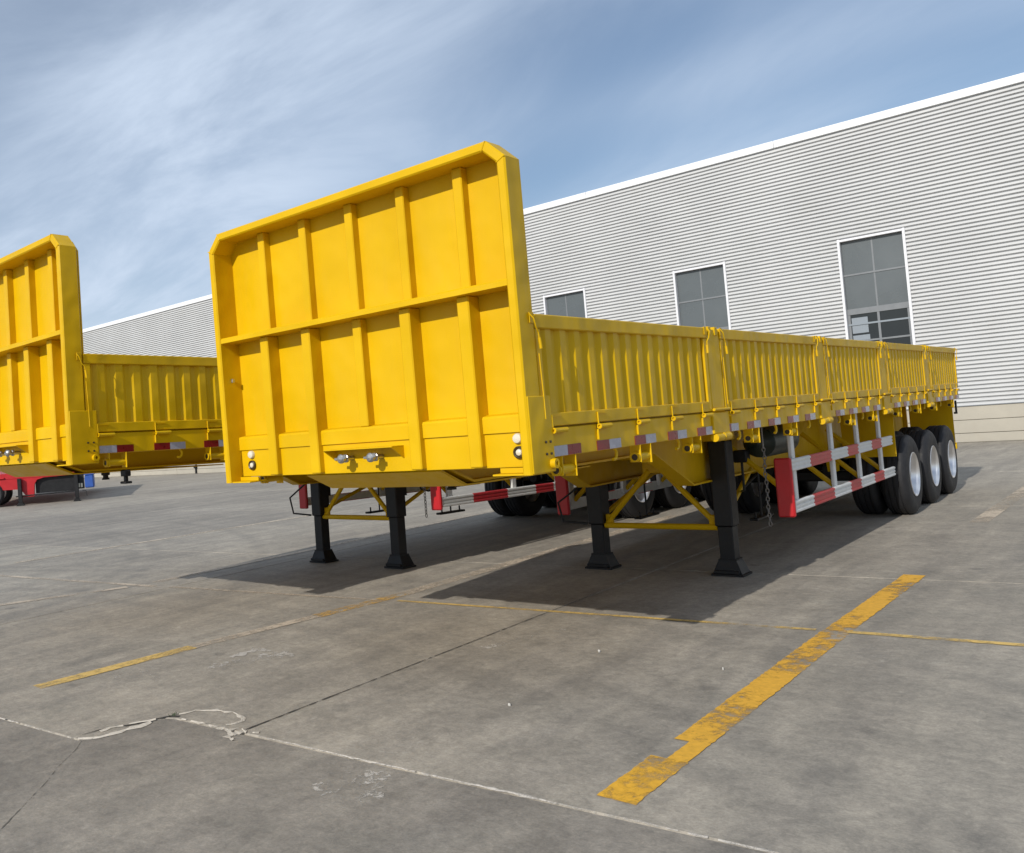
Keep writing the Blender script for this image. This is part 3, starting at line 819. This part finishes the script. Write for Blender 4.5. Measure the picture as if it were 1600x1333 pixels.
        for (y0, y1) in POSTS:
            ps = part('post', ('post', s, round(y1 - y0, 3)), lambda m: bx(m, 1.17, 1.246, 0.004, y1 - y0 - 0.004, 1.548, 2.172, bev=0.006), 'yellow', root, loc=(0, y0, 0))
            part('post_socket', ('psock', s), lambda m: (bx(m, 1.20, 1.254, -0.025, 0.295, 1.385, 1.545, bev=0.006), m.tube([(s * 1.262, -0.02, 1.566), (s * 1.262, 0.30, 1.566)], 0.011, 8)), 'yellow', ps)
            part('socket_pin', ('spin', s), lambda m: (m.tube([(s * 1.245, -0.005, 1.357), (s * 1.245, 0.13, 1.357)], 0.030, 12), m.tube([(s * 1.245, 0.145, 1.360), (s * 1.245, 0.275, 1.360)], 0.032, 12)), 'yellow', ps)
            for yc in (0.03, 0.16):
                part('post_cap', ('pcap', s), lambda m: bx(m, 1.19, 1.254, 0.0, 0.055, 2.125, 2.190, bev=0.004), 'yellow', ps, loc=(0, yc, 0))
        # strap winches and rope hooks under the rail
        for yw in (0.36, 1.38, 2.24, 3.50, 4.52, 6.55, 7.52, 8.78, 9.95, 11.05, 12.4):
            wch = part('strap_winch', ('winch', s), lambda m: (bx(m, 1.17, 1.243, -0.008, 0.0, 1.275, 1.387, bev=0.002), bx(m, 1.17, 1.243, 0.150, 0.158, 1.262, 1.387, bev=0.002),
                 m.tube([(s * 1.208, -0.012, 1.308), (s * 1.208, 0.168, 1.308)], 0.028, 14)), 'yellow', root, loc=(0, yw, 0))
            part('winch_socket', ('wsock', s), lambda m: m.lathe([(0.0, -0.022), (0.021, -0.022), (0.021, -0.0125)], 14, 'y', (s * 1.208, 0, 1.308)), 'lamp_dark', wch)
            part('winch_ring', ('wring', s), lambda m: m.lathe([(0.021, -0.028), (0.033, -0.028), (0.033, -0.0105), (0.021, -0.0105)], 14, 'y', (s * 1.208, 0, 1.308), close=True), 'yellow', wch)
        for yk in (1.03, 2.00, 3.22, 4.12, 5.10, 6.15, 7.10, 8.55, 9.55, 10.45, 11.6):
            part('rope_hook', ('hook', s), lambda m: m.tube([(s * 1.20, 0.05, 1.386)] + [(s * 1.215, 0.02 + 0.035 * math.cos(t), 1.352 + 0.036 * math.sin(t)) for t in [math.radians(a) for a in (60, 25, -10, -45, -80, -115)]], 0.010, 8), 'yellow', root, loc=(0, yk, 0))
        # side guard
        sg = part('side_guard', ('sg', s), lambda m: m.box(s * 1.1285, s * 1.1300, 4.72, 8.70, 0.565, 0.66), 'white_band', root)
        for y in (4.90, 6.22, 7.26, 8.28):
            part('guard_post', ('sgp', s), lambda m: m.box(s * 1.095, s * 1.128, -0.045, 0.045, 0.60, 1.386, 0.006), 'white_band', sg, loc=(0, y, 0))
        ys = [4.705, 5.30, 6.02, 6.66, 7.09, 7.70, 8.16, 8.72]
        for z in (0.555, 0.935):
            for i in range(7):
                a, b = ys[i], ys[i + 1]
                part('guard_band', ('gb', s, i), lambda m: (m.box(s * 1.130, s * 1.155, a + .0005, b - .0005, 0.0, 0.112, 0.004), m.box(s * 1.1555, s * 1.163, a + .0005, b - .0005, 0.006, 0.028, 0.003),
                     m.box(s * 1.1555, s * 1.163, a + .0005, b - .0005, 0.084, 0.106, 0.003), m.box(s * 1.1555, s * 1.160, a + .0005, b - .0005, 0.045, 0.067, 0.002)),
                     'red_band' if i % 2 else 'white_band', sg, loc=(0, 0, z))
        part('guard_end', ('gend', s), lambda m: m.box(s * 1.025, s * 1.165, 4.655, 4.704, 0.525, 1.065, 0.012), 'red', sg)
        for y in (4.95, 6.26, 7.30, 8.32):
            part('guard_brace', ('gbr', s), lambda m: m.tube([(s * 0.56, 0, 1.18), (s * 1.10, 0, 0.66)], 0.026, 8), 'yellow', sg, loc=(0, y, 0))
        part('mudguard_plate', ('mgp', s), lambda m: m.box(s * 0.60, s * 1.165, 8.84, 8.852, 0.78, 1.412), 'yellow', root)
        # landing leg
        foot_z = drop(4.52)
        lg = part('landing_leg', ('leg', s), lambda m: (m.box(s * 0.545, s * 0.705, 4.43, 4.61, 0.46, 1.26, 0.010), m.box(s * 0.565, s * 0.585, 4.61, 4.66, 0.70, 1.25), m.box(s * 0.665, s * 0.685, 4.61, 4.66, 0.70, 1.25)), 'black', root)
        part('inner_leg', ('ileg', s, foot_z), lambda m: m.box(s * 0.560, s * 0.690, 4.45, 4.59, foot_z + 0.14, 0.459, 0.006), 'black', lg)
        def foot(m):
            z = foot_z; c = s * 0.625
            lv = [(0.142, 0.120, 0.0), (0.142, 0.120, 0.018), (0.128, 0.105, 0.024), (0.080, 0.080, 0.140), (0.080, 0.080, 0.155)]
            vs = [(c + sx * a, 4.52 + sy * b, z + h) for a, b, h in lv for sx, sy in ((-1, -1), (1, -1), (1, 1), (-1, 1))]
            fs = [(0, 1, 2, 3), (16, 17, 18, 19)] + [(4 * r + i, 4 * r + (i + 1) % 4, 4 * r + 4 + (i + 1) % 4, 4 * r + 4 + i) for r in range(4) for i in range(4)]
            m.add(vs, fs)
            m.box(c - 0.11, c + 0.11, 4.39, 4.413, z + 0.024, z + 0.055, 0.004)
        part('foot', ('foot', s, foot_z), foot, 'black', lg)
        part('leg_bracket', ('lbrk', s), lambda m: m.box(s * 0.50, s * 0.72, 4.40, 4.64, 1.262, 1.41, 0.004), 'yellow', lg)
        part('leg_brace', ('lbr', s), lambda m: (m.tube([(s * 0.535, 4.52, 0.47), (s * 0.06, 4.52, 1.00)], 0.028, 8), ), 'yellow', lg)
        part('rear_brace', ('rbr', s), lambda m: (m.tube([(s * 0.60, 4.62, 0.55), (s * 0.49, 5.75, 0.92)], 0.024, 8), ), 'yellow', lg)
        part('brace_plate', ('bpl', s), lambda m: m.box(s * 0.47, s * 0.543, 4.50, 4.54, 0.425, 0.56, 0.006), 'yellow', lg)
        # running gear
        for ai, y in enumerate(AXLES):
            zc = drop(y) + TR
            for wi, (xo, outer) in enumerate(((1.225, True), (0.895, False))):
                w = part('wheel', ('tyre', s), lambda m: m.lathe([(0.276, -0.006), (0.300, 0.0), (0.40, 0.006), (0.455, -0.002), (0.482, -0.018), (0.500, -0.036), (TR - .002, -0.050), (TR, -0.070), (0.498, -0.074), (0.498, -0.084), (TR, -0.088), (TR, -0.130), (0.498, -0.134),
                      (0.498, -0.146), (TR, -0.150), (TR, -0.192), (0.498, -0.196), (0.498, -0.206), (TR, -0.210), (TR - .002, -0.230), (0.500, -0.244), (0.482, -0.262), (0.455, -0.278), (0.40, -0.286), (0.300, -0.280), (0.276, -0.274)], 48, 'x'), 'rubber', root,
                      loc=(s * xo, y, zc), rot=(0.3 * ai + wi, 0, 0 if s > 0 else math.pi))
                part('rim', ('rim', s, outer), lambda m: m.lathe([(0.280, -0.272), (0.270, -0.262), (0.250, -0.20), (0.248, -0.06), (0.270, -0.016), (0.280, -0.004), (0.283, 0.004), (0.277, 0.008), (0.266, -0.006), (0.250, -0.035), (0.244, -0.125), (0.228, -0.150), (0.15, -0.158), (0.14, -0.165), (0.0, -0.165)], 40, 'x'), 'silver', w)
                if outer:
                    part('hub', ('hub', s), lambda m: m.lathe([(0.110, -0.165), (0.110, -0.125), (0.100, -0.112), (0.085, -0.10), (0.078, -0.06), (0.066, -0.05), (0.0, -0.048)], 20, 'x'), 'black', w)
                    for k in range(10):
                        t = 2 * math.pi * k / 10
                        part('wheel_nut', 'nut', lambda m: m.lathe([(0.016, -0.160), (0.016, -0.130), (0.010, -0.124), (0.0, -0.124)], 6, 'x'), 'steel', w, loc=(0, 0.168 * math.cos(t), 0.168 * math.sin(t)))
            part('leaf_spring', ('leaf', s), lambda m: [m.prism([(-L, zz + 0.012 * L), (-L * .5, zz - 0.02), (0, zz - 0.035), (L * .5, zz - 0.02), (L, zz + 0.012 * L), (L, zz + 0.012 * L + .012), (L * .5, zz - .008), (0, zz - .023), (-L * .5, zz - .008), (-L, zz + .012 * L + .012)], 'x', -0.04, 0.04)
                 for L, zz in ((0.52, 0.75), (0.50, 0.736), (0.42, 0.722), (0.33, 0.708), (0.24, 0.694))], 'black', root, loc=(s * 0.49, y, 0))
            part('brake_chamber', ('brk', s), lambda m: m.lathe([(0.0, -0.09), (0.07, -0.085), (0.085, -0.01), (0.092, 0.0), (0.085, 0.01), (0.07, 0.085), (0.0, 0.09)], 16, 'y'), 'black', root, loc=(s * 0.36, y - 0.28, 0.62))
        for yh in (8.78, 10.08, 11.39, 12.70):
            part('spring_hanger', ('shg', s), lambda m: m.prism([(-0.14, 0.86), (0.14, 0.86), (0.06, 0.62), (-0.06, 0.62)], 'x', -0.05, 0.05), 'yellow', root, loc=(s * 0.49, yh, 0))
        part('spare_wheel_carrier', ('swc', s), lambda m: (m.box(s * 0.55, s * 0.63, 5.35, 5.85, 0.40, 0.425, 0.006), m.tube([(s * 0.59, 5.6, 0.40), (s * 0.59, 5.6, 0.92)], 0.010, 6),
             m.tube([(s * 0.59, 5.42, 0.42), (s * 0.59, 5.42, 0.48)], 0.010, 6), m.tube([(s * 0.59, 5.78, 0.42), (s * 0.59, 5.78, 0.48)], 0.010, 6)), 'black', root)
    part('cross_shaft', 'xshaft', lambda m: m.tube([(-0.55, 4.57, 1.12), (0.55, 4.57, 1.12)], 0.018, 8), 'yellow', root)
    part('tie_bar', 'tiebar', lambda m: m.tube([(-0.55, 4.50, 0.445), (0.55, 4.50, 0.445)], 0.030, 10), 'yellow', root)
    part('brace_gusset', 'bgus', lambda m: (m.box(-0.12, 0.12, 4.50, 4.54, 0.97, 1.20, 0.006), m.box(-0.48, 0.48, 4.48, 4.56, 1.201, 1.30, 0.004)), 'yellow', root)
    for y in AXLES:
        part('axle', 'axle', lambda m: m.box(-1.0, 1.0, -0.07, 0.07, -0.07, 0.07, 0.02), 'black', root, loc=(0, y, drop(y) + TR))
    part('air_tank', 'tank', lambda m: m.lathe([(0.0, 4.98), (0.09, 5.0), (0.145, 5.05), (0.15, 5.10), (0.15, 5.75), (0.145, 5.80), (0.09, 5.85), (0.0, 5.87)], 24, 'y', (0.80, 0, 1.20)), 'tank', root)
    part('air_tank', 'tank2', lambda m: m.lathe([(0.0, 6.0), (0.09, 6.02), (0.145, 6.07), (0.15, 6.12), (0.15, 6.77), (0.145, 6.82), (0.09, 6.87), (0.0, 6.89)], 24, 'y', (-0.80, 0, 1.18)), 'tank', root)
    part('valve_block', 'valve', lambda m: m.box(0.60, 0.72, 4.90, 5.02, 1.02, 1.14, 0.01), 'black', root)
    part('air_hose', 'hose', lambda m: m.tube([(0.66, 4.95, 1.02), (0.66, 4.95, 0.75), (0.50, 5.3, 0.70), (0.3, 6.5, 0.78)], 0.012, 6), 'black', root)
    part('crank_handle', 'crank', lambda m: m.tube([(-0.62, 4.40, 0.95), (-0.95, 4.30, 0.70), (-0.92, 4.32, 0.50), (-0.70, 4.42, 0.47)], 0.012, 6), 'black', root)
    # hanging chain
    ch = part('chain', 'chain0', lambda m: m.tube([(0.95, 4.66, 1.16), (0.95, 4.66, 1.40)], 0.008, 6), 'chain', root)
    for k in range(19):
        t = [2 * math.pi * i / 10 for i in range(11)]
        part('chain_link', ('link', k % 2), lambda m: m.tube([((0.0 if k % 2 else 0.013 * math.cos(a)), (0.013 * math.cos(a) if k % 2 else 0.0), 0.024 * math.sin(a)) for a in t], 0.0045, 5, caps=False), 'chain', ch,
             loc=(0.95 + 0.004 * math.sin(k * .8), 4.66 + 0.004 * math.cos(k * .9), 1.15 - 0.038 * k))

main = empty('flatbed_trailer', (0, 0, 0))
tag(main, 'yellow side-board semi-trailer in the middle, its whole headboard and right side in view', 'trailer', 'yellow trailers parked side by side')
build_trailer(main, 0.0, 0.0)

PT = 0.0205
LIFT = PT * 1.33
left = empty('flatbed_trailer', (-3.43, -0.65, 0), (0, 0, 0))
left.matrix_world = Matrix.Translation((-3.53, -0.66, LIFT + PT * 9.4)) @ Matrix.Rotation(-0.034, 4, 'Z') @ Matrix.Rotation(-PT, 4, 'X')
tag(left, 'yellow side-board semi-trailer at the left, half its headboard cut off by the picture edge', 'trailer', 'yellow trailers parked side by side')
build_trailer(left, LIFT, PT)
part('hanging_buckle', 'buckle', lambda m: (m.box(1.17, 1.24, 0.49, 0.55, 1.19, 1.24, 0.006), m.box(1.19, 1.22, 0.505, 0.535, 1.15, 1.19, 0.004), m.box(1.165, 1.245, 0.485, 0.555, 1.13, 1.15, 0.006)), 'black', left)

# ------------------------------------------------------------------ red trailer in the distance
rt = empty('red_trailer')
rt.matrix_world = Matrix.Translation((-23.25, 10.8, 0)) @ Matrix.Rotation(math.atan2(0.78, 0.62), 4, 'Z')
tag(rt, 'distant red trailer on black landing legs, seen under the left yellow trailer', 'trailer')
part('chassis', 'r_ch', lambda m: (m.box(-3.4, 1.12, 0.0, 0.10, 0.92, 1.12, 0.01), m.box(-3.4, -3.3, 0.101, 8.0, 0.92, 1.12), m.box(1.0, 1.12, 0.101, 8.0, 0.92, 1.12), m.box(-3.3, 1.0, 0.101, 8.0, 1.05, 1.10)), 'red', rt)
part('gooseneck', 'r_gn', lambda m: (m.prism([(-0.72, 0.35), (-0.50, 0.35), (-0.47, 0.70), (-0.38, 0.84), (-0.15, 0.90), (1.0, 0.919), (-3.0, 0.919), (-3.0, 0.62), (-0.95, 0.55), (-0.80, 0.35)], 'y', 0.0, 0.12), m.box(-0.95, -0.5, 0.02, 0.10, 0.28, 0.345)), 'red', rt)
part('front_panel', 'r_fp', lambda m: m.box(-0.465, 0.98, 0.14, 0.18, 0.37, 0.91, 0.01), 'black', rt)
for x in (-0.95, 0.95):
    lg = part('landing_leg', ('r_leg',), lambda m: m.box(-0.065, 0.065, -0.16, -0.03, 0.10, 0.92, 0.01), 'black', rt, loc=(x, 0, 0))
    part('foot', ('r_foot',), lambda m: m.prism([(-0.13, 0.0), (0.13, 0.0), (0.08, 0.10), (-0.08, 0.10)], 'y', -0.2, 0.02), 'black', lg)
part('cross_shaft', 'r_xs', lambda m: m.tube([(-1.1, -0.09, 0.32), (0.95, -0.09, 0.36)], 0.022, 8), 'black', rt)
part('toolbox', 'r_tb', lambda m: (m.box(1.22, 1.52, 0.0, 0.40, 0.42, 0.86, 0.03), m.box(1.20, 1.54, -0.02, 0.42, 0.861, 0.89, 0.01)), 'blue', rt)
part('number_plate', 'r_np', lambda m: (m.box(1.0, 1.06, -0.03, -0.01, 0.46, 0.60, 0.004), m.box(1.085, 1.145, -0.03, -0.01, 0.46, 0.60, 0.004)), 'lamp_white', rt)
part('bracket', 'r_br', lambda m: (m.box(0.97, 1.20, 0.0, 0.06, 0.41, 0.91, 0.01), m.tube([(1.12, 0.0, 0.36), (1.24, 0.0, 0.34), (1.27, 0.0, 0.15)], 0.012, 6)), 'black', rt)
for y in (0.55, 1.9):
    w = part('wheel', 'r_w', lambda m: m.lathe([(0.26, 0.02), (0.30, 0.0), (0.40, -0.01), (0.45, 0.03), (0.46, 0.10), (0.46, 0.24), (0.44, 0.28), (0.28, 0.28)], 28, 'y'), 'rubber', rt, loc=(-1.98, y - 0.6, 0.46))
    part('rim', 'r_rim', lambda m: m.lathe([(0.0, 0.06), (0.10, 0.04), (0.16, 0.08), (0.24, 0.06), (0.28, 0.0), (0.27, 0.2)], 24, 'y'), 'white_band', w)
part('fender', 'r_fd', lambda m: m.box(-2.5, -1.45, -0.06, 1.6, 0.94, 1.0, 0.02), 'red', rt)

# ------------------------------------------------------------------ small things lying on the yard
def scrap(name, x, y, r, label, seed):
    rnd = random.Random(seed)
    n = 9
    top = [(x + r * rnd.uniform(.5, 1.1) * math.cos(2 * math.pi * k / n), y + r * rnd.uniform(.5, 1.1) * math.sin(2 * math.pi * k / n), 0.004 + rnd.uniform(0.002, 0.012)) for k in range(n)]
    vs = [(p[0], p[1], 0.001) for p in top] + top + [(x, y, 0.016)]
    fs = [(i, (i + 1) % n, n + (i + 1) % n, n + i) for i in range(n)] + [(n + i, n + (i + 1) % n, 2 * n) for i in range(n)] + [tuple(range(n))]
    mb = MB(); mb.add(vs, fs)
    o = bpy.data.objects.new(name, mb.mesh(name, M['litter'])); C.objects.link(o)
    tag(o, label, 'litter', 'pale scraps on the concrete')
scrap('litter_scrap', 0.82, 1.42, 0.010, 'small white scrap on the concrete straight in front of the black legs', 1)
scrap('litter_scrap', 0.91, 0.13, 0.007, 'tiny white scrap on bare concrete, nearest of the scraps to the long white joint', 2)
scrap('litter_scrap', 1.62, 1.38, 0.006, 'tiny pale scrap close beside the thick amber bay line', 3)
rnd = random.Random(5)
wm = MB()
for k in range(26):
    a = rnd.uniform(0, 2 * math.pi); r = rnd.uniform(0, 0.035)
    p = Vector((-0.655 + r * math.cos(a) * 0.7, -1.06 + r * math.sin(a), 0.0))
    b = rnd.uniform(0, 2 * math.pi); L = rnd.uniform(0.008, 0.025); w = 0.002
    t = p + Vector((math.cos(b) * L * .8, math.sin(b) * L * .8, L * .7)); q = Vector((-math.sin(b) * w, math.cos(b) * w, 0))
    mid = (p + t) / 2 + Vector((0, 0, L * .25))
    wm.add([p - q, p + q, mid + q, mid - q, t], [(0, 1, 2, 3), (3, 2, 4)])
wo = bpy.data.objects.new('weed', wm.mesh('weed', M['weed'])); C.objects.link(wo)
tag(wo, 'tiny dark green weed sprouting from the broken concrete joint', 'weed')
